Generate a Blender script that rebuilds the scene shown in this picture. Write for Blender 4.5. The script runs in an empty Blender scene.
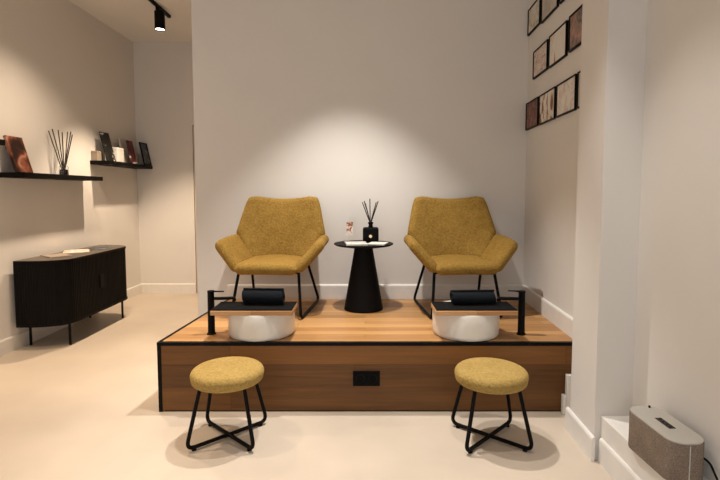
import bpy, bmesh, math, random
from mathutils import Vector, Matrix
random.seed(7)
PI = math.pi
scene = bpy.context.scene
COL = scene.collection
ZP = 0.403            # height of the wooden platform

# ------------------------------------------------------------------ materials
def nt(name):
    m = bpy.data.materials.new(name); m.use_nodes = True
    t = m.node_tree
    return m, t, t.nodes['Principled BSDF']

def setp(b, **k):
    names = {'rough': 'Roughness', 'metal': 'Metallic', 'spec': 'Specular IOR Level', 'sheen': 'Sheen Weight',
             'srough': 'Sheen Roughness', 'trans': 'Transmission Weight', 'ior': 'IOR', 'coat': 'Coat Weight', 'alpha': 'Alpha'}
    for q, v in k.items():
        b.inputs[names[q]].default_value = v

def plain(name, col, rough=0.5, **k):
    """colour with a faint procedural variation"""
    m, t, b = nt(name)
    tc = t.nodes.new('ShaderNodeTexCoord'); n = t.nodes.new('ShaderNodeTexNoise')
    n.inputs['Scale'].default_value = 9; n.inputs['Detail'].default_value = 4
    t.links.new(tc.outputs['Object'], n.inputs['Vector'])
    r = t.nodes.new('ShaderNodeValToRGB')
    r.color_ramp.elements[0].position = .3; r.color_ramp.elements[1].position = .7
    r.color_ramp.elements[0].color = [c * .95 for c in col] + [1]
    r.color_ramp.elements[1].color = [min(1, c * 1.04) for c in col] + [1]
    t.links.new(n.outputs['Fac'], r.inputs['Fac'])
    t.links.new(r.outputs['Color'], b.inputs['Base Color'])
    setp(b, rough=rough, **k)
    return m

def plaster(name, col, bump=.06, rough=.75, var=.03, scale=3.0):
    m, t, b = nt(name)
    tc = t.nodes.new('ShaderNodeTexCoord')
    n = t.nodes.new('ShaderNodeTexNoise'); n.inputs['Scale'].default_value = scale; n.inputs['Detail'].default_value = 6
    t.links.new(tc.outputs['Object'], n.inputs['Vector'])
    r = t.nodes.new('ShaderNodeValToRGB')
    r.color_ramp.elements[0].position = .3; r.color_ramp.elements[1].position = .72
    r.color_ramp.elements[0].color = [c * (1 - var) for c in col] + [1]
    r.color_ramp.elements[1].color = [min(1, c * (1 + var)) for c in col] + [1]
    t.links.new(n.outputs['Fac'], r.inputs['Fac'])
    t.links.new(r.outputs['Color'], b.inputs['Base Color'])
    n2 = t.nodes.new('ShaderNodeTexNoise'); n2.inputs['Scale'].default_value = 55; n2.inputs['Detail'].default_value = 3
    t.links.new(tc.outputs['Object'], n2.inputs['Vector'])
    bp = t.nodes.new('ShaderNodeBump'); bp.inputs['Strength'].default_value = bump; bp.inputs['Distance'].default_value = .01
    t.links.new(n2.outputs['Fac'], bp.inputs['Height']); t.links.new(bp.outputs['Normal'], b.inputs['Normal'])
    setp(b, rough=rough, spec=.3)
    return m

def wood(name, dark, light, bw, rh, axis='XY', rough=.42, seam=.55, shift=(0, 0, 0)):
    """planks: brick layout + stretched grain; axis tells which plane the planks lie in"""
    m, t, b = nt(name)
    tc = t.nodes.new('ShaderNodeTexCoord')
    mp = t.nodes.new('ShaderNodeMapping')
    mp.inputs['Location'].default_value = shift
    if axis == 'XZ':
        mp.inputs['Rotation'].default_value = (-PI / 2, 0, 0)
    t.links.new(tc.outputs['Object'], mp.inputs['Vector'])
    br = t.nodes.new('ShaderNodeTexBrick')
    br.offset = .37; br.inputs['Scale'].default_value = 1
    br.inputs['Brick Width'].default_value = bw; br.inputs['Row Height'].default_value = rh
    br.inputs['Mortar Size'].default_value = .0012; br.inputs['Bias'].default_value = 0
    br.inputs['Color1'].default_value = (.15, .15, .15, 1); br.inputs['Color2'].default_value = (.85, .85, .85, 1)
    br.inputs['Mortar'].default_value = (.5, .5, .5, 1)
    t.links.new(mp.outputs['Vector'], br.inputs['Vector'])
    st = t.nodes.new('ShaderNodeVectorMath'); st.operation = 'MULTIPLY'; st.inputs[1].default_value = (1.6, 34, 34)
    t.links.new(mp.outputs['Vector'], st.inputs[0])
    ad = t.nodes.new('ShaderNodeVectorMath'); ad.operation = 'MULTIPLY_ADD'
    ad.inputs[1].default_value = (7, 3, 5)
    t.links.new(br.outputs['Color'], ad.inputs[0]); t.links.new(st.outputs['Vector'], ad.inputs[2])
    n = t.nodes.new('ShaderNodeTexNoise'); n.inputs['Scale'].default_value = 1; n.inputs['Detail'].default_value = 8
    n.inputs['Roughness'].default_value = .65; n.inputs['Distortion'].default_value = .5
    t.links.new(ad.outputs['Vector'], n.inputs['Vector'])
    mx = t.nodes.new('ShaderNodeMath'); mx.operation = 'MULTIPLY_ADD'; mx.inputs[1].default_value = .5
    t.links.new(br.outputs['Color'], mx.inputs[0]); 
    sc = t.nodes.new('ShaderNodeMath'); sc.operation = 'MULTIPLY'; sc.inputs[1].default_value = .5
    t.links.new(n.outputs['Fac'], sc.inputs[0]); t.links.new(sc.outputs[0], mx.inputs[2])
    r = t.nodes.new('ShaderNodeValToRGB')
    r.color_ramp.elements[0].position = .3; r.color_ramp.elements[1].position = .7
    r.color_ramp.elements[0].color = list(dark) + [1]; r.color_ramp.elements[1].color = list(light) + [1]
    t.links.new(mx.outputs[0], r.inputs['Fac'])
    mm = t.nodes.new('ShaderNodeMix'); mm.data_type = 'RGBA'; mm.blend_type = 'MULTIPLY'
    mm.inputs['B'].default_value = (seam, seam * .9, seam * .8, 1)
    t.links.new(br.outputs['Fac'], mm.inputs['Factor']); t.links.new(r.outputs['Color'], mm.inputs['A'])
    t.links.new(mm.outputs['Result'], b.inputs['Base Color'])
    bp = t.nodes.new('ShaderNodeBump'); bp.inputs['Strength'].default_value = .12; bp.inputs['Distance'].default_value = .004
    t.links.new(n.outputs['Fac'], bp.inputs['Height']); t.links.new(bp.outputs['Normal'], b.inputs['Normal'])
    setp(b, rough=rough, spec=.35)
    return m

def fabric(name, dark, light, scale=160, bump=.6, sheen=.4, rough=.95, streak=None):
    m, t, b = nt(name)
    tc = t.nodes.new('ShaderNodeTexCoord')
    vec = tc.outputs['Object']
    if streak:
        s = t.nodes.new('ShaderNodeVectorMath'); s.operation = 'MULTIPLY'; s.inputs[1].default_value = streak
        t.links.new(vec, s.inputs[0]); vec = s.outputs['Vector']
    n = t.nodes.new('ShaderNodeTexNoise'); n.inputs['Scale'].default_value = scale; n.inputs['Detail'].default_value = 3
    t.links.new(vec, n.inputs['Vector'])
    n2 = t.nodes.new('ShaderNodeTexNoise'); n2.inputs['Scale'].default_value = 14; n2.inputs['Detail'].default_value = 4
    t.links.new(tc.outputs['Object'], n2.inputs['Vector'])
    mx = t.nodes.new('ShaderNodeMath'); mx.operation = 'MULTIPLY_ADD'; mx.inputs[1].default_value = .7
    h = t.nodes.new('ShaderNodeMath'); h.operation = 'MULTIPLY'; h.inputs[1].default_value = .3
    t.links.new(n2.outputs['Fac'], h.inputs[0]); t.links.new(n.outputs['Fac'], mx.inputs[0]); t.links.new(h.outputs[0], mx.inputs[2])
    r = t.nodes.new('ShaderNodeValToRGB')
    r.color_ramp.elements[0].position = .33; r.color_ramp.elements[1].position = .66
    r.color_ramp.elements[0].color = list(dark) + [1]; r.color_ramp.elements[1].color = list(light) + [1]
    t.links.new(mx.outputs[0], r.inputs['Fac']); t.links.new(r.outputs['Color'], b.inputs['Base Color'])
    bp = t.nodes.new('ShaderNodeBump'); bp.inputs['Strength'].default_value = bump; bp.inputs['Distance'].default_value = .006
    t.links.new(n.outputs['Fac'], bp.inputs['Height']); t.links.new(bp.outputs['Normal'], b.inputs['Normal'])
    setp(b, rough=rough, sheen=sheen, srough=.4, spec=.15)
    b.inputs['Sheen Tint'].default_value = list(light) + [1]
    return m

def printed(name, stops, scale=14, rough=.5, stretch=(1, 1, 1), distort=1.0, seed=0.0):
    """a printed picture: banded noise through a colour ramp"""
    m, t, b = nt(name)
    tc = t.nodes.new('ShaderNodeTexCoord')
    mp = t.nodes.new('ShaderNodeMapping'); mp.inputs['Scale'].default_value = stretch; mp.inputs['Location'].default_value = (seed, seed * 1.7, seed * .6)
    t.links.new(tc.outputs['Object'], mp.inputs['Vector'])
    n = t.nodes.new('ShaderNodeTexNoise'); n.inputs['Scale'].default_value = scale; n.inputs['Detail'].default_value = 5
    n.inputs['Distortion'].default_value = distort
    t.links.new(mp.outputs['Vector'], n.inputs['Vector'])
    r = t.nodes.new('ShaderNodeValToRGB'); cr = r.color_ramp
    cr.elements[0].position = stops[0][0]; cr.elements[0].color = list(stops[0][1]) + [1]
    cr.elements[1].position = stops[-1][0]; cr.elements[1].color = list(stops[-1][1]) + [1]
    for p, c in stops[1:-1]:
        e = cr.elements.new(p); e.color = list(c) + [1]
    t.links.new(n.outputs['Fac'], r.inputs['Fac']); t.links.new(r.outputs['Color'], b.inputs['Base Color'])
    setp(b, rough=rough, spec=.2)
    return m

M = {}
M['wall'] = plaster('wall_paint', (.76, .725, .685), var=.012, bump=.03)
M['wall_warm'] = plaster('wall_paint_left_room', (.76, .725, .685), var=.012, bump=.03)
M['ceiling'] = plaster('ceiling_paint', (.82, .79, .75), var=.01, bump=.02)
M['trim'] = plain('white_trim_paint', (.82, .79, .75), .45)
M['floor'] = plaster('microcement_floor', (.57, .485, .395), bump=.02, rough=.42, var=.075, scale=2.2)
M['door'] = plain('beige_door_paint', (.60, .50, .39), .6)
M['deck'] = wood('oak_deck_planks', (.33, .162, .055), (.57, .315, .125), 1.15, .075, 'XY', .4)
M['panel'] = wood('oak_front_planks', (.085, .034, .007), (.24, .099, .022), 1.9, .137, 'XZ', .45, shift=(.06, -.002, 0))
M['black'] = plain('black_metal', (.0035, .0032, .0032), .45, spec=.1)
M['blackmat'] = plain('matt_black_lacquer', (.005, .0045, .0045), .6, spec=.12)
M['blackwood'] = plain('black_stained_wood', (.005, .0042, .0036), .55, spec=.1)
M['topwood'] = plain('brown_black_top', (.10, .075, .055), .4)
M['mustard'] = fabric('mustard_chenille', (.205, .116, .022), (.345, .208, .050), 85, .8, .5)
M['mustard_stool'] = fabric('mustard_plush', (.285, .186, .052), (.43, .295, .100), 90, .7, .35)
M['towel'] = fabric('black_towelling', (.004, .005, .007), (.011, .014, .019), 210, .8, .15)
M['mat'] = fabric('black_rubber_mat', (.0015, .0015, .0018), (.004, .004, .0045), 150, .3, .0)
M['ceramic'] = plain('white_ceramic', (.78, .75, .70), .16)
M['boardwood'] = wood('pale_wood_board', (.40, .20, .08), (.62, .36, .17), 2.0, .2, 'XY', .45)
M['paper'] = plain('white_paper', (.80, .77, .72), .5)
M['ivory'] = plain('ivory_card', (.72, .66, .57), .55)
M['gold'] = plain('pale_gold_badge', (.85, .68, .42), .35, metal=.4)
M['reed'] = plain('dark_reed', (.022, .016, .012), .8)
M['knit'] = fabric('taupe_speaker_cloth', (.165, .125, .098), (.34, .27, .215), 260, .8, .1)
M['greycap'] = plain('light_grey_plastic', (.48, .45, .40), .4)
M['seam'] = plain('pale_seam_plastic', (.62, .58, .53), .4)
M['screen'] = plain('black_gloss_plastic', (.006, .006, .006), .25, spec=.25)
M['taupe'] = plain('taupe_card', (.36, .29, .22), .6)
M['socket'] = plain('black_socket_plastic', (.004, .004, .004), .6, spec=.06)
m, t, b = nt('clear_glass'); setp(b, rough=.02, trans=1.0, ior=1.3); b.inputs['Base Color'].default_value = (.96, .97, .97, 1); M['glass'] = m
m, t, b = nt('lamp_lens'); b.inputs['Emission Color'].default_value = (1, .92, .8, 1); b.inputs['Emission Strength'].default_value = 14; M['lens'] = m
M['liquid'] = plain('dark_oil', (.02, .013, .01), .2)
W = (.80, .76, .70)
M['p_maroon'] = printed('print_maroon', [(.3, (.10, .045, .035)), (.5, (.22, .10, .08)), (.7, (.33, .20, .16))], 30)
M['p_hair'] = printed('print_figure_brown', [(.44, W), (.52, (.72, .62, .52)), (.58, (.30, .14, .07)), (.7, (.16, .07, .04))], 7, stretch=(1, 1.6, .8), seed=1.3)
M['p_pale'] = printed('print_pale_pink', [(.45, W), (.6, (.72, .60, .54)), (.75, (.62, .44, .38))], 16, seed=2)
M['p_rose'] = printed('print_rose_text', [(.4, (.74, .66, .60)), (.55, (.66, .52, .45)), (.7, (.45, .25, .2))], 22, stretch=(1, 1, 2), seed=3)
M['p_orange'] = printed('print_orange_figure', [(.5, W), (.58, (.75, .62, .48)), (.63, (.62, .30, .10)), (.75, (.4, .17, .06))], 6, stretch=(1, 1.6, .8), seed=4.45)
M['p_dusk'] = printed('print_dusky_red', [(.3, (.10, .075, .06)), (.48, (.26, .2, .17)), (.56, (.40, .2, .15)), (.7, (.42, .36, .32))], 12, seed=5)
M['p_lines'] = printed('print_pale_lines', [(.42, (.70, .66, .58)), (.58, (.58, .53, .45)), (.68, (.36, .32, .26))], 10, seed=6)
M['p_grey'] = printed('print_warm_grey', [(.35, (.46, .42, .36)), (.65, (.60, .55, .48))], 10, seed=7)
M['p_book'] = printed('print_redbrown_cover', [(.36, (.025, .012, .010)), (.48, (.09, .03, .02)), (.58, (.26, .085, .05)), (.72, (.5, .28, .18))], 9, seed=8)
M['p_bw'] = printed('print_dark_portrait', [(.5, (.008, .007, .006)), (.62, (.02, .018, .016)), (.68, (.6, .55, .5))], 9, seed=9)
M['p_wine'] = printed('print_wine_and_white', [(.44, (.10, .02, .025)), (.5, (.22, .07, .06)), (.53, (.75, .7, .64))], 6, seed=10)
M['p_slate'] = printed('print_slate', [(.35, (.03, .035, .045)), (.6, (.10, .11, .12)), (.72, (.4, .4, .4))], 12, seed=11)
M['p_card'] = printed('print_rust_sketch', [(.46, W), (.54, (.70, .48, .36)), (.62, (.30, .09, .04)), (.75, (.1, .04, .03))], 32, seed=12)
M['p_mag'] = printed('print_magazine_page', [(.42, W), (.58, (.62, .58, .52)), (.68, (.25, .2, .17))], 18, seed=13)
M['p_mag2'] = printed('print_magazine_photo', [(.35, (.5, .32, .22)), (.52, (.74, .62, .52)), (.66, (.82, .76, .7))], 14, seed=14)

# ------------------------------------------------------------------ mesh tools
def link(name, bm, mat, parent=None, smooth=None):
    bmesh.ops.remove_doubles(bm, verts=bm.verts, dist=1e-6)
    bmesh.ops.recalc_face_normals(bm, faces=bm.faces)
    me = bpy.data.meshes.new(name); bm.to_mesh(me); bm.free()
    mats = mat if isinstance(mat, (list, tuple)) else [mat]
    for q in mats: me.materials.append(q)
    if smooth is not None:
        for p in me.polygons: p.use_smooth = True
        me.set_sharp_from_angle(angle=math.radians(smooth))
    o = bpy.data.objects.new(name, me); COL.objects.link(o)
    if parent: o.parent = parent
    return o

def thing(name, label, cat, loc=(0, 0, 0), rz=0, group=None):
    o = bpy.data.objects.new(name, None); COL.objects.link(o)
    o.location = loc; o.rotation_euler = (0, 0, rz); o.empty_display_size = .05
    return tag(o, label, cat, group)

def tag(o, label, cat, group=None):
    o['label'] = label; o['category'] = cat
    if group: o['group'] = group
    return o

def struct(name, bm, mat, smooth=None):
    o = link(name, bm, mat, None, smooth); o['kind'] = 'structure'; return o

def copy_tree(o, parent=None):
    c = o.copy(); COL.objects.link(c)
    if parent: c.parent = parent
    for ch in list(o.children): copy_tree(ch, c)
    return c

def box(x0, x1, y0, y1, z0, z1, bev=0, bm=None, seg=2):
    own = bmesh.new()
    r = bmesh.ops.create_cube(own, size=1)
    for v in own.verts:
        v.co = Vector(((x0 + x1) / 2 + v.co.x * (x1 - x0), (y0 + y1) / 2 + v.co.y * (y1 - y0), (z0 + z1) / 2 + v.co.z * (z1 - z0)))
    if bev: bmesh.ops.bevel(own, geom=own.edges[:], offset=bev, segments=seg, affect='EDGES', profile=.5)
    return merge(bm, own) if bm else own

def merge(a, b):
    me = bpy.data.meshes.new('tmp'); b.to_mesh(me); b.free(); a.from_mesh(me); bpy.data.meshes.remove(me); return a

def xform(bm, mat):
    bmesh.ops.transform(bm, matrix=mat, verts=bm.verts); return bm

def prism(pts, z0, z1, bev=0):
    bm = bmesh.new()
    f = bm.faces.new([bm.verts.new((x, y, z0)) for x, y in pts])
    r = bmesh.ops.extrude_face_region(bm, geom=[f])
    bmesh.ops.translate(bm, vec=(0, 0, z1 - z0), verts=[v for v in r['geom'] if isinstance(v, bmesh.types.BMVert)])
    if bev:
        bmesh.ops.recalc_face_normals(bm, faces=bm.faces)
        ed = [e for e in bm.edges if abs(e.verts[0].co.z - e.verts[1].co.z) < 1e-6]
        bmesh.ops.bevel(bm, geom=ed, offset=bev, segments=3, affect='EDGES', profile=.5)
    return bm

def lathe(prof, n=48, bm=None, c=(0, 0, 0)):
    bm = bm or bmesh.new(); rings = []
    for r, z in prof:
        if r < 1e-5: rings.append([bm.verts.new((c[0], c[1], c[2] + z))])
        else: rings.append([bm.verts.new((c[0] + r * math.cos(2 * PI * i / n), c[1] + r * math.sin(2 * PI * i / n), c[2] + z)) for i in range(n)])
    for a, b in zip(rings, rings[1:]):
        for i in range(n):
            j = (i + 1) % n
            if len(a) == 1 and len(b) > 1: bm.faces.new((a[0], b[i], b[j]))
            elif len(b) == 1 and len(a) > 1: bm.faces.new((a[i], b[0], a[j]))
            elif len(a) > 1: bm.faces.new((a[i], b[i], b[j], a[j]))
    return bm

def tube(pts, r, n=12, bm=None, caps=True):
    bm = bm or bmesh.new(); P = [Vector(p) for p in pts]; rings = []
    R = r if isinstance(r, (list, tuple)) else [r] * len(P)
    up = None
    for i, p in enumerate(P):
        d = ((P[i + 1] - p).normalized() if i + 1 < len(P) else Vector()) + ((p - P[i - 1]).normalized() if i else Vector())
        d.normalize()
        if up is None:
            up = d.orthogonal().normalized()
        up = (up - d * up.dot(d)).normalized()
        s = d.cross(up)
        rings.append([bm.verts.new(p + (up * math.cos(2 * PI * k / n) + s * math.sin(2 * PI * k / n)) * R[i]) for k in range(n)])
    for a, b in zip(rings, rings[1:]):
        for k in range(n): bm.faces.new((a[k], a[(k + 1) % n], b[(k + 1) % n], b[k]))
    if caps:
        bm.faces.new(rings[0][::-1]); bm.faces.new(rings[-1])
    return bm

def fillet(pts, rad, n=6):
    """round the inner corners of a polyline"""
    P = [Vector(p) for p in pts]; out = [P[0]]
    for a, b, c in zip(P, P[1:], P[2:]):
        d0 = (a - b).normalized(); d1 = (c - b).normalized()
        r = min(rad, (a - b).length * .48, (c - b).length * .48)
        s, e = b + d0 * r, b + d1 * r
        for k in range(n + 1):
            q = k / n
            out.append(s * (1 - q) ** 2 + b * 2 * q * (1 - q) + e * q * q)
    out.append(P[-1]); return out

def pad(fn, La, Lb, thick, r, k=.2, pw=6, n=22, puff=0.0):
    """upholstered slab: fn(a,b) is its middle surface on [-1,1]^2, edges rounded over r"""
    bm = bmesh.new()
    S = [math.sin(PI / 2 * (2 * i / n - 1)) for i in range(n + 1)]
    def mp(a, b): return (a * math.sqrt(1 - k * abs(b) ** pw / 2), b * math.sqrt(1 - k * abs(a) ** pw / 2))
    def prof(t, L):
        e = min(1, (1 - abs(t)) * L / r); return math.sqrt(max(0, 1 - (1 - e) ** 2))
    front, back = {}, {}
    for i, a in enumerate(S):
        for j, b in enumerate(S):
            x, y = mp(a, b); p = Vector(fn(x, y)); h = 1e-3
            na = Vector(fn(x + h, y)) - Vector(fn(x - h, y)); nb = Vector(fn(x, y + h)) - Vector(fn(x, y - h))
            nn = na.cross(nb).normalized()
            w = prof(a, La) * prof(b, Lb) * thick / 2
            w2 = w + puff * (1 - a * a) * (1 - b * b)
            if i in (0, n) or j in (0, n):
                front[i, j] = back[i, j] = bm.verts.new(p)
            else:
                front[i, j] = bm.verts.new(p + nn * w2); back[i, j] = bm.verts.new(p - nn * w)
    for i in range(n):
        for j in range(n):
            for G in (front, back):
                vs = []
                for q in ((i, j), (i + 1, j), (i + 1, j + 1), (i, j + 1)):
                    if G[q] not in vs: vs.append(G[q])
                if len(vs) > 2:
                    try: bm.faces.new(vs)
                    except ValueError: pass
    return bm

# ------------------------------------------------------------------ the room
H = 3.05
XL, YF, YB, YR = -2.79, -2.6, 3.773, 5.905
XN = 1.24
struct('floor', box(XL - .2, 1.7, YF - .2, YR + .2, -.1, 0), M['floor'])
struct('ceiling', box(XL - .2, 1.7, YF - .2, YR + .2, H, H + .1), M['ceiling'])
struct('wall_left', box(XL - .15, XL, YF, YR, 0, H), M['wall_warm'])
# far wall with a doorway close to the partition
bm = box(XL - .15, -2.10, YR, YR + .15, 0, H); box(-2.10, -1.22, YR, YR + .15, 2.06, H, bm=bm); box(-1.22, 1.7, YR, YR + .15, 0, H, bm=bm)
struct('wall_far', bm, M['wall_warm'])
dr = link('door_1', box(-2.095, -1.225, YR + .005, YR + .05, .005, 2.055, .003), M['door']); dr['kind'] = 'structure'
link('door_handle', tube(fillet([(-1.30, YR + .005, 1.02), (-1.30, YR - .035, 1.02), (-1.42, YR - .035, 1.02)], .015), .009), M['black'], dr)
struct('wall_back', box(-1.328, 1.5, YB, YB + .16, 0, H), M['wall'])
struct('wall_right', prism([(1.258, YB), (1.204, 2.451), (1.5, 2.451), (1.5, YB)], 0, H), M['wall'])
struct('wall_pillar', prism([(1.068, 2.165), (1.079, 2.45), (1.5, 2.45), (1.5, 2.165)], 0, H), M['wall'])
struct('wall_near', box(XN, 1.5, YF, 2.165, 0, H), M['wall'])
struct('wall_hidden_side', box(1.3, 1.5, YB + .16, YR, 0, H), M['wall'])
# shop front behind the camera: wall with a wide window opening
bm = box(XL, -2.2, YF - .15, YF, 0, H); box(.7, XN, YF - .15, YF, 0, H, bm=bm); box(-2.2, .7, YF - .15, YF, 2.6, H, bm=bm); box(-2.2, .7, YF - .15, YF, 0, .3, bm=bm)
struct('wall_front', bm, M['wall'])
w1 = struct('window_1', box(-2.2, .7, YF - .09, YF - .08, .3, 2.6), M['glass'])
struct('trim_ledge', box(1.095, XN, YF, 2.165, 0, .215, .004), M['trim'])

def skirting(name, p, q, z0=0, h=.116, t=.015, ext=0):
    """moulded skirting board along p->q, standing out to the left of that direction"""
    p = Vector((p[0], p[1], 0)); q = Vector((q[0], q[1], 0)); d = (q - p).normalized(); nrm = Vector((-d.y, d.x, 0))
    pr = [(0, 0), (t, 0), (t, h - .012), (t * .75, h - .004), (t * .4, h), (0, h)]
    bm = bmesh.new()
    A = [bm.verts.new(p + nrm * a + Vector((0, 0, z0 + b))) for a, b in pr]
    B = [bm.verts.new(q + nrm * a + Vector((0, 0, z0 + b))) for a, b in pr]
    for i in range(len(pr)):
        j = (i + 1) % len(pr); bm.faces.new((A[i], A[j], B[j], B[i]))
    bm.faces.new(A[::-1]); bm.faces.new(B)
    return struct(name, bm, M['trim'])
skirting('baseboard_left', (XL, YR), (XL, YF))
skirting('baseboard_far', (-2.10, YR), (XL, YR))
skirting('baseboard_back', (1.258, YB), (-1.09, YB), ZP)
skirting('baseboard_back_floor', (-1.19, YB), (-1.328, YB), 0)
skirting('baseboard_right', (1.211, 2.665), (1.258, YB), ZP)
skirting('baseboard_pillar', (1.066, 2.15), (1.078, 2.47), 0, .116, .016)
skirting('baseboard_ledge', (1.095, YF), (1.095, 2.148), 0, .116, .012)
struct('trim_1', box(1.133, 1.20, 2.622, 2.652, 0, .226, .003), M['trim'])
struct('trim_2', box(1.113, 1.132, 2.622, 2.652, 0, .110, .003), M['trim'])

# ------------------------------------------------------------------ platform
pl = thing('wooden_platform', 'raised oak plank platform with black edge trim that carries both armchairs', 'platform', (0, 2.66, 0))
OFF = Vector((0, -2.66, 0))
def pchild(name, bm, mat, smooth=None):
    bmesh.ops.translate(bm, vec=OFF, verts=bm.verts); return link(name, bm, mat, pl, smooth)
xl0, xl1 = -1.175, -1.090
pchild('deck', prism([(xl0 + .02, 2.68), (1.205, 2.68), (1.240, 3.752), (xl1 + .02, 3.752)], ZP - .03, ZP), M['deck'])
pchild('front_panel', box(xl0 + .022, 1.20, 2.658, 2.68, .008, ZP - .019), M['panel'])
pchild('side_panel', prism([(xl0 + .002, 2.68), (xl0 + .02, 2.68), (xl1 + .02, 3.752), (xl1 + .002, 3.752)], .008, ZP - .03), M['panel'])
pchild('edge_trim', box(xl0 - .001, 1.205, 2.655, 2.681, ZP - .019, ZP, .0015), M['black'])
pchild('edge_trim', prism([(xl0, 2.681), (xl0 + .022, 2.681), (xl1 + .022, 3.752), (xl1, 3.752)], ZP - .03, ZP), M['black'])
pchild('corner_trim', box(xl0, xl0 + .022, 2.655, 2.68, 0, ZP - .019, .002), M['black'])
pchild('plinth', box(xl0 + .03, 1.19, 2.664, 2.68, 0, .008), M['black'])

so = thing('power_outlet', 'black double power outlet set in the front of the wooden platform', 'outlet', (.008, 2.658, .196))
link('faceplate', box(-.076, .076, -.009, 0, -.043, .043, .003), M['socket'], so)
for sx in (-.036, .036):
    bm = lathe([(.026, 0), (.026, .003), (.021, .003), (.019, -.004), (0, -.004)], 28)
    xform(bm, Matrix.Translation((sx, -.009, 0)) @ Matrix.Rotation(PI / 2, 4, 'X'))
    s_ = link('socket', bm, M['black'], so, 40)
    bm = bmesh.new()
    for hx in (-.008, .008):
        xb = lathe([(.0028, 0), (.0028, .002), (0, .002)], 10)
        xform(xb, Matrix.Translation((sx + hx, -.005, 0)) @ Matrix.Rotation(PI / 2, 4, 'X')); merge(bm, xb)
    link('pin_hole', bm, M['greycap'], s_)

# ------------------------------------------------------------------ armchairs
def make_chair():
    root = thing('armchair', '', 'armchair')
    def seat(a, b):
        s = (b + 1) / 2
        w = .218 - .028 * s
        return (a * w, -.285 + .475 * s, .338 + .006 * s - .004 * a * a)
    link('seat', pad(seat, .22, .24, .078, .042, .22, 6, 24, .008), M['mustard'], root, 80)
    def back(a, b):
        s = (b + 1) / 2; z = .335 + s * .470
        if s < .45: w = .215 + (.335 - .215) * (max(0, s) / .45) ** .85
        else: w = .335 + (.272 - .335) * ((s - .45) / .55)
        y = .165 + .135 * s - .085 * a * a * (1 - .55 * s)
        z += s ** 3 * (.020 * min(1, abs(a) / .75) ** 2 - .010)
        return (a * w, y, z)
    link('backrest', pad(back, .3, .23, .075, .036, .16, 8, 28, .006), M['mustard'], root, 80)
    for sg in (-1, 1):
        def arm(a, b, sg=sg):
            s = (b + 1) / 2; q = (a + 1) / 2           # q: back -> front
            x0 = .190 + .006 * q; x1 = .350 + .018 * q; x = x0 + (x1 - x0) * s
            y0, y1 = .185 - .435 * q, .215 - .400 * q
            y = y0 + (y1 - y0) * s - .0 
            z = (.325 - .010 * q) + (.20 - .012 * q) * s + .010 * math.sin(PI * q) * s
            return (sg * x, y, z)
        link('armrest', pad(arm, .2, .12, .072, .038, .20, 6, 22, .0), M['mustard'], root, 80)
    r = .0098
    for sg in (-1, 1):
        p = fillet([(sg * .205, -.17, .315), (sg * .238, -.262, r), (sg * .255, .335, r), (sg * .212, .12, .33)], .055, 8)
        i1 = next(i for i, v in enumerate(p) if v.z < r + .002); i2 = max(i for i, v in enumerate(p) if v.z < r + .002)
        link('leg', tube(p[:i1 + 1], r), M['black'], root, 50)
        link('leg', tube(p[i2:], r), M['black'], root, 50)
        link('floor_runner', tube(p[i1:i2 + 1], r), M['black'], root, 50)
    link('seat_rail', tube([(-.205, -.17, .303), (.205, -.17, .303)], r), M['black'], root, 50)
    link('seat_rail', tube([(-.212, .115, .318), (.212, .115, .318)], r), M['black'], root, 50)
    return root
ch = make_chair()
ch['label'] = 'mustard upholstered armchair left of the round black table'; ch['group'] = 'mustard armchairs on the platform'
ch.location = (-.642, 3.4, ZP); ch.rotation_euler = (0, 0, -.07)
c2 = copy_tree(ch); c2.location = (.662, 3.4, ZP); c2.rotation_euler = (0, 0, .07)
c2['label'] = 'mustard upholstered armchair right of the round black table, nearer the picture frames'

# ------------------------------------------------------------------ stools
def make_stool():
    root = thing('round_stool', '', 'stool')
    R, zt, zb = .181, .372, .301
    pr = [(0, zb)]
    for k in range(9):
        a = -PI / 2 + PI / 2 * k / 8; pr.append((R - .004 - .016 + .016 * math.cos(a), zb + .016 + .016 * math.sin(a)))
    for k in range(9):
        a = PI / 2 * k / 8; pr.append((R - .030 + .030 * math.cos(a), zt - .030 - .004 + .030 * math.sin(a)))
    pr += [(R * .6, zt - .001), (R * .3, zt), (0, zt)]
    link('seat', lathe(pr, 64), M['mustard_stool'], root, 60)
    link('seat_plate', lathe([(0, .291), (.12, .291), (.12, .302), (0, .302)], 40), M['black'], root, 40)
    r = .0096
    for sx in (1, -1):
        z = r + .006 + (0.0 if sx == 1 else .0)
        dz = 0 if sx == 1 else 2 * r
        p = fillet([(-.108 * sx, -.098, .296), (-.163 * sx, -.150, z), (0, 0, z), (.163 * sx, .150, z), (.108 * sx, .098, .296)], .045, 8)
        lo = [i for i, v in enumerate(p) if v.z < z + .002]
        link('leg', tube(p[:lo[0] + 1], r), M['black'], root, 50)
        link('leg', tube(p[lo[-1]:], r), M['black'], root, 50)
        link('cross_bar', tube(p[lo[0]:lo[-1] + 1], r), M['black'], root, 50)
        for e in (-1, 1):
            link('foot_cap', lathe([(0, 0), (.011, 0), (.012, .004), (.010, .010), (0, .010)], 16, c=(e * .134 * sx, e * .123, 0)), M['black'], root, 50)
    return root
st = make_stool(); st.location = (-.695, 2.372, 0)
st['label'] = 'round mustard stool on black crossed legs, standing on the floor left of the outlet'; st['group'] = 'round mustard stools'
s2 = copy_tree(st); s2.location = (.634, 2.358, 0); s2.rotation_euler = (0, 0, .05)
s2['label'] = 'round mustard stool on black crossed legs, on the floor right of the outlet'

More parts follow.
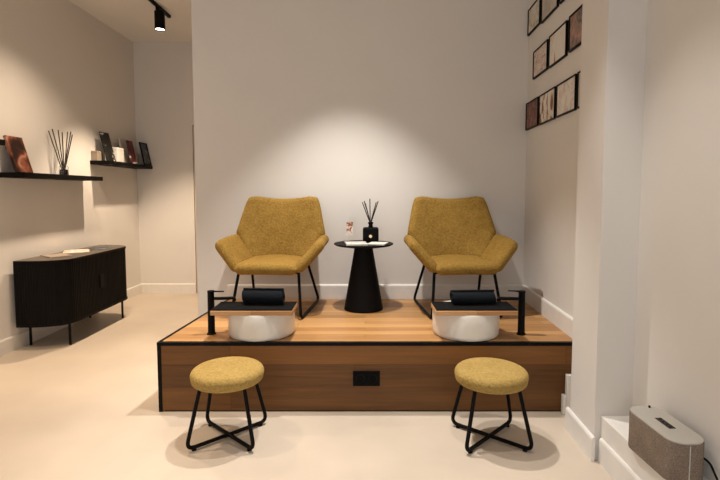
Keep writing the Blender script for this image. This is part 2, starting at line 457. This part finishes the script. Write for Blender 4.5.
# ------------------------------------------------------------------ pedestal table and what is on it
TX, TY = -.010, 3.446
tb = thing('pedestal_table', 'small round black pedestal table with cone base between the two armchairs', 'table', (TX, TY, ZP))
link('tabletop', lathe([(0, .452), (.12, .452), (.196, .464), (.213, .473), (.214, .477), (.212, .480), (0, .480)], 72), M['blackmat'], tb, 35)
link('base', lathe([(0, 0), (.140, 0), (.142, .006), (.138, .02), (.066, .445), (.075, .452), (0, .452)], 64), M['blackmat'], tb, 35)
ZT = ZP + .480

def reeds(root, origin, ends, r, mat):
    for e in ends:
        o = Vector(origin) + Vector((random.uniform(-.004, .004), random.uniform(-.004, .004), 0))
        link('reed', tube([o, o + (Vector(e) - o) * .5, e], r, 6), mat, root, 60)

df = thing('reed_diffuser', 'square black reed diffuser bottle with a pale badge on the round table', 'diffuser', (.042, 3.528, ZT))
bm = box(-.058, .058, -.045, .045, 0, .108, .016, seg=4); link('bottle', bm, M['socket'], df, 50)
link('neck', lathe([(0, .108), (.018, .108), (.018, .118), (.015, .119), (.015, .132), (.019, .133), (.019, .147), (.008, .147), (.008, .13), (0, .13)], 28), M['black'], df, 40)
bm = lathe([(0, .0025), (.010, .0025), (.012, 0), (0, 0)], 24); xform(bm, Matrix.Translation((-.002, -.045, .045)) @ Matrix.Rotation(PI / 2, 4, 'X')); link('badge', bm, M['gold'], df, 40)
reeds(df, (0, 0, .132), [(-.062, .01, .292), (-.048, -.02, .302), (-.040, .02, .285), (-.006, .03, .318), (.040, -.01, .292), (.055, .015, .300), (.047, .03, .272)], .0036, M['reed'])

cs = thing('card_holder', 'clear acrylic holder with a rust coloured picture card on the round table', 'card holder', (-.112, 3.50, ZT), .08)
link('acrylic_panel', box(-.042, .042, -.003, .003, .004, .185, .001), M['glass'], cs)
link('picture_card', box(-.024, .024, -.0052, -.0036, .055, .150), [M['p_card']], cs)
link('foot', box(-.042, .042, -.03, .03, 0, .004, .001), M['glass'], cs)

def magazine(name, label, cat, loc, rz, w, d, h, cover, group=None, pages=None):
    r = thing(name, label, cat, loc, rz, group)
    link('pages', box(-w / 2 + .002, w / 2 - .002, -d / 2 + .002, d / 2 - .002, .001, h - .001), pages or M['paper'], r)
    bm = box(-w / 2, w / 2, -d / 2, d / 2, h - .001, h); box(-w / 2, w / 2, -d / 2, d / 2, 0, .001, bm=bm); box(-w / 2, -w / 2 + .0015, -d / 2, d / 2, 0, h, bm=bm)
    link('cover', bm, cover, r)
    return r
magazine('magazine', 'white magazine lying in front of the clear card holder on the round table', 'magazine', (-.062, 3.375, ZT), .1, .15, .19, .009, M['p_mag'], 'magazines on the round table')
magazine('magazine', 'white magazine lying on the right half of the round table in front of the diffuser', 'magazine', (.090, 3.385, ZT), -.25, .125, .16, .007, M['paper'], 'magazines on the round table')

# ------------------------------------------------------------------ foot baths
def make_basin():
    pr = [(0, 0), (.176, 0), (.189, .003), (.195, .011), (.197, .026), (.198, .09), (.199, .147), (.1965, .153), (.192, .154), (.187, .150), (.184, .09), (.178, .035), (.160, .020), (.03, .014), (.022, .010), (0, .010)]
    return lathe(pr, 80)
ba = link('foot_basin', make_basin(), M['ceramic'], None, 40); ba.location = (-.622, 2.850, ZP)
tag(ba, 'round white ceramic foot basin in front of the left armchair', 'basin', 'white foot basins')
b2 = ba.copy(); COL.objects.link(b2); b2.location = (.606, 2.850, ZP)
b2['label'] = 'round white ceramic foot basin in front of the right armchair'

def make_board():
    r = thing('footrest_board', '', 'footrest')
    link('plank', box(-.231, .231, -.105, .105, 0, .026, .003), M['boardwood'], r)
    link('mat', box(-.229, .229, -.101, .103, .026, .033, .003), M['mat'], r)['label'] = 'black mat covering the plank'
    return r
fb = make_board(); fb.location = (-.640, 2.762, ZP + .154)
fb['label'] = 'wooden footrest board with black mat lying across the left foot basin'; fb['group'] = 'footrest boards'
f2 = copy_tree(fb); f2.location = (.630, 2.762, ZP + .154); f2['label'] = 'wooden footrest board with black mat lying across the right foot basin'

def make_tap():
    r = thing('tap', '', 'tap')
    link('post', lathe([(0, 0), (.027, 0), (.027, .005), (.0225, .007), (.0205, .02), (.0195, .25), (.0205, .252), (.0205, .262), (0, .262)], 32), M['black'], r, 40)
    link('lever', tube([(.012, -.002, .257), (.04, -.003, .258), (.080, -.004, .258)], [.006, .0045, .0035], 10), M['black'], r, 50)
    link('spout', tube(fillet([(.01, 0, .214), (.135, .02, .214), (.135, .02, .196)], .014), .0095, 14), M['black'], r, 50)
    return r
tp = make_tap(); tp.location = (-.918, 2.822, ZP)
tp['label'] = 'tall black tap standing beside the left foot basin'; tp['group'] = 'black taps on the platform'
t2 = copy_tree(tp); t2.location = (.932, 2.815, ZP); t2.rotation_euler = (0, 0, PI); t2['label'] = 'tall black tap standing beside the right foot basin'
# (the second tap is the first one turned round; its spout leans the same way towards the deck's back)
t2.rotation_euler = (0, 0, PI - .28)

def make_towel(length, r0=.049):
    bm = bmesh.new(); N = 120; turns = 3.2; th = (r0 - .010) / turns * .88
    outer, inner = [], []
    for i in range(N + 1):
        a = 2 * PI * turns * i / N; r = .010 + (r0 - .010) * i / N
        outer.append((r * math.cos(a), r * math.sin(a))); inner.append(((r - th) * math.cos(a), (r - th) * math.sin(a)))
    rows = []
    nx = 10
    for k in range(nx + 1):
        x = -length / 2 + length * k / nx
        rows.append(([bm.verts.new((x + .004 * math.sin(i * .21), y, z)) for i, (y, z) in enumerate(outer)], [bm.verts.new((x + .004 * math.sin(i * .21), y, z)) for i, (y, z) in enumerate(inner)]))
    for (o1, i1), (o2, i2) in zip(rows, rows[1:]):
        for i in range(N):
            bm.faces.new((o1[i], o1[i + 1], o2[i + 1], o2[i])); bm.faces.new((i1[i], i1[i + 1], i2[i + 1], i2[i]))
        bm.faces.new((o1[0], o2[0], i2[0], i1[0])); bm.faces.new((o1[N], o2[N], i2[N], i1[N]))
    for o, q in (rows[0], rows[-1]):
        for i in range(N): bm.faces.new((o[i], o[i + 1], q[i + 1], q[i]))
    return bm
tw = link('rolled_towel', make_towel(.236), M['towel'], None, 50); tw.location = (-.597, 2.79, ZP + .154 + .033 + .048); tw.rotation_euler = (.5, 0, -.05)
tag(tw, 'rolled black towel lying on the left footrest board', 'towel', 'rolled black towels')
tw2 = tw.copy(); COL.objects.link(tw2); tw2.location = (.636, 2.79, ZP + .154 + .033 + .0425); tw2.rotation_euler = (.5, 0, .06); tw2.scale = (1.06, .95, .87)
tw2['label'] = 'rolled black towel lying on the right footrest board'

# ------------------------------------------------------------------ framed prints on the right wall
def wallx(y): return 1.258 + (y - YB) * (1.258 - 1.211) / (YB - 2.62)
ang = math.atan2(1.258 - 1.211, YB - 2.62)
def frame(label, y0, y1, z0, z1, mat, group='framed prints on the right wall'):
    yc = (y0 + y1) / 2; w = abs(y1 - y0) / 2 - .004; h = (z1 - z0) / 2
    r = thing('picture', label, 'picture', (wallx(yc), yc, (z0 + z1) / 2), -ang, group)
    b_, d = .009, .016
    bm = box(-d, 0, -w, w, h - b_, h, .001); box(-d, 0, -w, w, -h, -h + b_, .001, bm=bm); box(-d, 0, -w, -w + b_, -h + b_, h - b_, .001, bm=bm); box(-d, 0, w - b_, w, -h + b_, h - b_, .001, bm=bm)
    link('frame', bm, M['black'], r)
    link('print', box(-.010, -.002, -w + b_, w - b_, -h + b_, h - b_), mat, r)
    return r
frame('black framed dark maroon print, leftmost of the lowest row on the right wall', 3.468, 3.765, 1.725, 1.930, M['p_maroon'])
frame('black framed white print with a brown figure, middle of the lowest row', 3.126, 3.452, 1.722, 1.928, M['p_hair'])
frame('black framed white print with pale pink writing, lowest row beside the white pillar', 2.790, 3.106, 1.722, 1.926, M['p_pale'])
frame('black frame edge peeping past the white pillar, end of lowest row', 2.50, 2.772, 1.722, 1.926, M['p_grey'])
frame('black framed print with rose text, leftmost of the middle row on the right wall', 3.296, 3.612, 2.078, 2.276, M['p_rose'])
frame('black framed white print with an orange figure in the middle row on the right wall', 2.957, 3.272, 2.073, 2.281, M['p_orange'])
frame('black framed dusky red picture half hidden by the white pillar in the middle row', 2.615, 2.925, 2.077, 2.287, M['p_dusk'])
frame('black framed pale print, leftmost of the top row on the right wall', 3.478, 3.768, 2.441, 2.632, M['p_lines'])
frame('black framed plain grey print, second in the top row on the wall', 3.126, 3.452, 2.425, 2.625, M['p_grey'])
frame('black framed print showing only a bottom corner, third in the top row', 2.790, 3.102, 2.425, 2.625, M['p_grey'])

# ------------------------------------------------------------------ left wall: ledge shelves
def shelf(label, y0, y1, z, d=.20):
    r = link('wall_shelf', box(0, d, -(y1 - y0) / 2, (y1 - y0) / 2, -.040, 0, .002), M['blackwood'])
    r.location = (XL, (y0 + y1) / 2, z)
    return tag(r, label, 'shelf', 'black floating shelves on the left wall')
S1, S2, S3 = 1.400, 1.570, 1.625
shelf('long black floating shelf holding the reddish book and the glass diffuser', 3.67, 4.765, S1)
shelf('black floating shelf crowded with cards and booklets near the room corner', 4.90, 5.89, S2)
shelf('black floating shelf at the left edge, its end showing behind the reddish book', 2.72, 3.49, S3)

def leaning(name, label, cat, y, ztop, w, h, t, mat, lean=.22, x=XL + .085, yaw=0, group=None, part='cover'):
    """a flat book, card or frame standing on a ledge and leaning back to the wall"""
    r = thing(name, label, cat, (x, y, ztop), yaw, group)
    rot = Matrix.Rotation(-lean, 4, 'Y')
    bm = box(0, t, -w / 2, w / 2, 0, h, .001); xform(bm, rot)
    zmin = min(v.co.z for v in bm.verts); bmesh.ops.translate(bm, vec=(0, 0, -zmin), verts=bm.verts)
    link(part, bm, mat, r)
    return r
zs1, zs2 = S1, S2
bk = leaning('book', 'reddish brown book leaning on the wall at the left end of the long ledge', 'book', 3.79, zs1, .18, .29, .02, M['p_book'], .28, XL + .105, 0)
gd = thing('reed_diffuser', 'clear glass reed diffuser with dark oil on the long black ledge', 'diffuser', (XL + .075, 4.35, zs1))
link('bottle', lathe([(0, 0), (.036, 0), (.038, .004), (.038, .075), (.03, .086), (.016, .092), (.016, .112), (.012, .112), (.012, .094), (.026, .084), (.034, .074), (.034, .006), (0, .006)], 32), M['glass'], gd, 40)
link('oil', lathe([(0, .0065), (.0335, .0065), (.0335, .052), (0, .052)], 28), M['liquid'], gd, 40)
reeds(gd, (0, 0, .012), [(-.05, -.11, .385), (-.04, -.075, .405), (-.01, -.04, .40), (.0, .0, .385), (.015, .055, .395), (.03, .08, .40), (.03, .10, .375)], .0045, M['reed'])
for q in [c for c in gd.children if c.name.startswith('reed')]: pass

def blockbox(name, label, cat, y, z, w, d, h, mat, lidmat=None, x=XL + .075, rz=0, group=None):
    r = thing(name, label, cat, (x, y, z), rz, group)
    link('body', box(-d / 2, d / 2, -w / 2, w / 2, 0, h * .8, .002), mat, r)
    link('lid', box(-d / 2 - .001, d / 2 + .001, -w / 2 - .001, w / 2 + .001, h * .8 + .0005, h, .002), lidmat or mat, r)
    return r
blockbox('gift_box', 'small taupe box at the left end of the crowded shelf', 'box', 4.965, zs2, .085, .06, .100, M['taupe'], x=XL + .035)
leaning('picture_card', 'tall black card with a light figure leaning on the crowded shelf', 'card', 5.06, zs2, .15, .31, .012, M['p_bw'], .25, XL + .13, -.1)
blockbox('gift_box', 'cream white box standing between the black card and pale booklet', 'box', 5.215, zs2, .15, .05, .155, M['paper'], x=XL + .13)
leaning('booklet', 'tall cream booklet standing behind the white box on the crowded shelf', 'booklet', 5.47, zs2, .12, .275, .014, M['ivory'], .12, XL + .07)
leaning('booklet', 'wine red and white booklet leaning in the middle of the crowded shelf', 'booklet', 5.50, zs2, .13, .265, .014, M['p_wine'], .2, XL + .155, 0)
blockbox('gift_box', 'low beige box between the wine red booklet and slate picture', 'box', 5.70, zs2, .12, .06, .125, M['ivory'], x=XL + .07)
pf = thing('picture', 'dark slate picture in a black frame at the right end of the crowded shelf', 'picture', (XL + .18, 5.79, zs2), 0)
rot = Matrix.Rotation(-.2, 4, 'Y')
bm = box(0, .014, -.092, .092, 0, .012); box(0, .014, -.092, .092, .258, .27, bm=bm); box(0, .014, -.092, -.082, .012, .258, bm=bm); box(0, .014, .082, .092, .012, .258, bm=bm)
link('frame', xform(bm, Matrix.Translation((0, 0, .001)) @ rot), M['black'], pf)
link('print', xform(box(.002, .008, -.082, .082, .012, .258), Matrix.Translation((0, 0, .001)) @ rot), M['p_slate'], pf)

# ------------------------------------------------------------------ sideboard
Y0, Y1, XF = 3.725, 4.885, -2.375
XB = XL + .036
def side_outline(grow=0.0, ribs=0.0):
    """plan: straight back along the wall, both front corners swept round"""
    rx, ry = .345, .22; pts = []
    n = 40
    for k in range(n + 1):          # near corner, from the wall side to the front
        a = PI + PI / 2 * k / n
        e = 2 / 2.6
        cx_, sy_ = -math.copysign(abs(math.cos(a)) ** e, 1), -math.copysign(abs(math.sin(a)) ** e, 1)
        pts.append((XF - rx + rx * (-sy_), Y0 + ry - ry * (-cx_)))
    m = 80
    for k in range(1, m): pts.append((XF, Y0 + ry + (Y1 - Y0 - 2 * ry) * k / m))
    for x, y in list(reversed(pts[:n + 1])): pts.append((x, Y0 + Y1 - y))
    out = []; s = 0; prev = None
    # resample evenly and flute
    res = []
    for p, q in zip(pts, pts[1:]):
        L = math.hypot(q[0] - p[0], q[1] - p[1]); steps = max(1, int(L / .003))
        for i in range(steps): res.append((p[0] + (q[0] - p[0]) * i / steps, p[1] + (q[1] - p[1]) * i / steps))
    res.append(pts[-1])
    for i, p in enumerate(res):
        a, b = res[max(0, i - 1)], res[min(len(res) - 1, i + 1)]
        d = Vector((b[0] - a[0], b[1] - a[1])).normalized(); nrm = Vector((d.y, -d.x))
        if prev: s += math.hypot(p[0] - prev[0], p[1] - prev[1])
        prev = p
        f = grow - ribs * (1 - abs(math.sin(PI * s / .021)))
        out.append((p[0] + nrm.x * f, p[1] + nrm.y * f))
    return [(XB, Y0 + .0)] + [q for q in out if q[0] > XB + .002] + [(XB, Y1 - .0)]
sb = thing('sideboard', 'black sideboard with rounded corners, ribbed front and thin metal legs by the left wall', 'sideboard', (0, 0, 0))
link('body', prism(side_outline(0, .0045), .20, .690), M['blackwood'], sb, 50)
link('top', prism(side_outline(.006)[::3], .690, .709), M['blackwood'], sb, 30)
link('top_panel', prism(side_outline(.002)[::3], .709, .712), M['topwood'], sb, 30)
link('bottom_plate', prism(side_outline(.006)[::3], .183, .20), M['blackwood'], sb, 30)
hb = bmesh.new(); box(XF - .004, XF + .007, 4.255, 4.325, .39, .51, .002, bm=hb)
hd = link('door_handle', hb, M['blackmat'], sb)
for y in (3.86, 4.71):
    for x in (-2.738, -2.415):
        link('leg', tube([(x, y, 0), (x, y, .185)], .010, 12), M['black'], sb, 50)
magazine('magazine', 'open pale magazine lying on the black sideboard', 'magazine', (-2.60, 4.30, .712), .5, .20, .27, .008, M['p_mag2'], 'magazines on the sideboard')
magazine('magazine', 'dark covered magazine lying at the far end of the sideboard top', 'magazine', (-2.53, 4.56, .712), .25, .17, .22, .008, M['p_slate'], 'magazines on the sideboard', )
magazine('magazine', 'taupe covered magazine lying nearest on the sideboard top', 'magazine', (-2.61, 4.03, .712), .9, .17, .22, .006, M['taupe'], 'magazines on the sideboard')

# ------------------------------------------------------------------ speaker on the ledge
zk = .215
sp = thing('speaker', 'taupe fabric speaker with a pale grey top standing on the white ledge', 'speaker', (1.141, 1.772, zk), .042)
def stadium(w, l, r, n=12):
    pts = []
    for cx_, cy_, a0 in ((w - r, l - r, 0), (-w + r, l - r, PI / 2), (-w + r, -l + r, PI), (w - r, -l + r, 1.5 * PI)):
        for k in range(n + 1):
            a = a0 + PI / 2 * k / n; pts.append((cx_ + r * math.cos(a), cy_ + r * math.sin(a)))
    return pts
link('body', prism(stadium(.070, .152, .058), .004, .150, .003), M['knit'], sp, 40)
link('foot', prism(stadium(.060, .142, .05), 0, .004), M['black'], sp)
link('top_plate', prism(stadium(.068, .150, .057), .150, .158, .003), M['greycap'], sp, 40)
cp = link('control_panel', box(-.013, .013, -.045, .040, .158, .1595, .0005), M['screen'], sp)
bm = bmesh.new()
for k in range(4): lathe([(0, .0004), (.0045, .0004), (.0045, 0), (0, 0)], 12, bm, (0, -.033 + k * .02, .1595))
link('button', bm, M['socket'], cp)
link('seam', box(-.012, -.009, -.1535, -.148, .006, .148), M['seam'], sp)
link('rear_knob', lathe([(0, 0), (.004, 0), (.004, .008), (0, .008)], 14, c=(.025, .130, .158)), M['black'], sp)
link('power_cable', tube(fillet([(.05, -.10, .09), (.078, -.13, .08), (.075, -.19, .02), (.06, -.26, .006), (.055, -.45, .006)], .05, 8), .004, 10), M['black'], sp, 50)

# ------------------------------------------------------------------ ceiling track and lamp
tk = thing('ceiling_track', 'black lighting track on the ceiling above the left side of the room', 'light track', (-2.0, 1.2, H))
link('rail', box(-.018, .018, -3.6, 3.83, -.022, 0, .003), M['black'], tk)
link('end_cap', lathe([(0, -.024), (.018, -.024), (.019, -.020), (.019, 0), (0, 0)], 20, c=(0, 3.83, 0)), M['black'], tk, 40)
lp = thing('spot_lamp', 'black cylinder spotlight hanging from the ceiling track', 'lamp', (-1.995, 4.79, H - .022))
link('housing', lathe([(0, -.030), (.046, -.030), (.048, -.034), (.048, -.200), (.046, -.203), (.043, -.201), (.043, -.190), (0, -.190)], 36), M['black'], lp, 40)
link('adapter', box(-.018, .018, -.05, .05, -.030, 0, .003), M['black'], lp)
link('lens', lathe([(0, -.1905), (.042, -.1905), (.042, -.1935), (0, -.1935)], 32), M['lens'], lp)

# ------------------------------------------------------------------ lights
def spot(name, loc, tgt, watts, col, deg, blend=.35, soft=.035):
    l = bpy.data.lights.new(name, 'SPOT'); l.energy = watts; l.color = col; l.spot_size = math.radians(deg); l.spot_blend = blend; l.shadow_soft_size = soft
    o = bpy.data.objects.new(name, l); COL.objects.link(o); o.location = loc
    o.rotation_euler = (Vector(tgt) - Vector(loc)).to_track_quat('-Z', 'Y').to_euler(); return o
NEU = (1, .945, .87); WARM = (1, .78, .56)
def down(name, x, y, w, col, deg=76, blend=.35, dx=0, dy=0, z=2.93): return spot(name, (x, y, z), (x + dx, y + dy, 0), w, col, deg, blend)
down('spot_over_table', -.14, 2.94, 150, NEU, 80, .6)
down('spot_over_stools', -.27, 2.36, 90, NEU, 58, .6)
down('spot_track_mid', -2.0, 2.3, 100, WARM, 80, .8)
down('spot_track_shelf', -2.0, 3.75, 100, WARM, 115, 1.0)
spot('spot_track_end', (-1.995, 4.79, H - .235), (-1.995, 4.79, 0), 165, WARM, 84, .5)
down('spot_track_near', -2.0, .2, 60, WARM, 90, .5)
down('spot_right_near', .5, 1.75, 50, NEU, 72, .6)
down('spot_front', -.6, -.4, 42, NEU, 100, .6)
a = bpy.data.lights.new('shop_window_daylight', 'AREA'); a.shape = 'RECTANGLE'; a.size = 2.8; a.size_y = 2.2; a.energy = 25; a.color = (.9, .95, 1)
ao = bpy.data.objects.new('shop_window_daylight', a); COL.objects.link(ao); ao.location = (-.75, YF + .02, 1.45); ao.rotation_euler = (PI / 2, 0, 0)
wd = bpy.data.worlds.new('world'); scene.world = wd; wd.use_nodes = True
wd.node_tree.nodes['Background'].inputs['Color'].default_value = (.8, .88, 1, 1); wd.node_tree.nodes['Background'].inputs['Strength'].default_value = .15

# ------------------------------------------------------------------ camera
cam = bpy.data.cameras.new('camera'); co = bpy.data.objects.new('camera', cam); COL.objects.link(co)
cam.sensor_width = 36; cam.lens = 24; cam.shift_x = -5 / 720; cam.shift_y = -15 / 720
cam.clip_start = .02
co.location = (0, 0, 1.25); co.rotation_euler = (PI / 2 - math.atan(.0686), 0, 0)
scene.camera = co
scene.view_settings.view_transform = 'Standard'; scene.view_settings.look = 'None'
scene.view_settings.gamma = 1; scene.view_settings.use_curve_mapping = False
scene.view_settings.exposure = 0.5
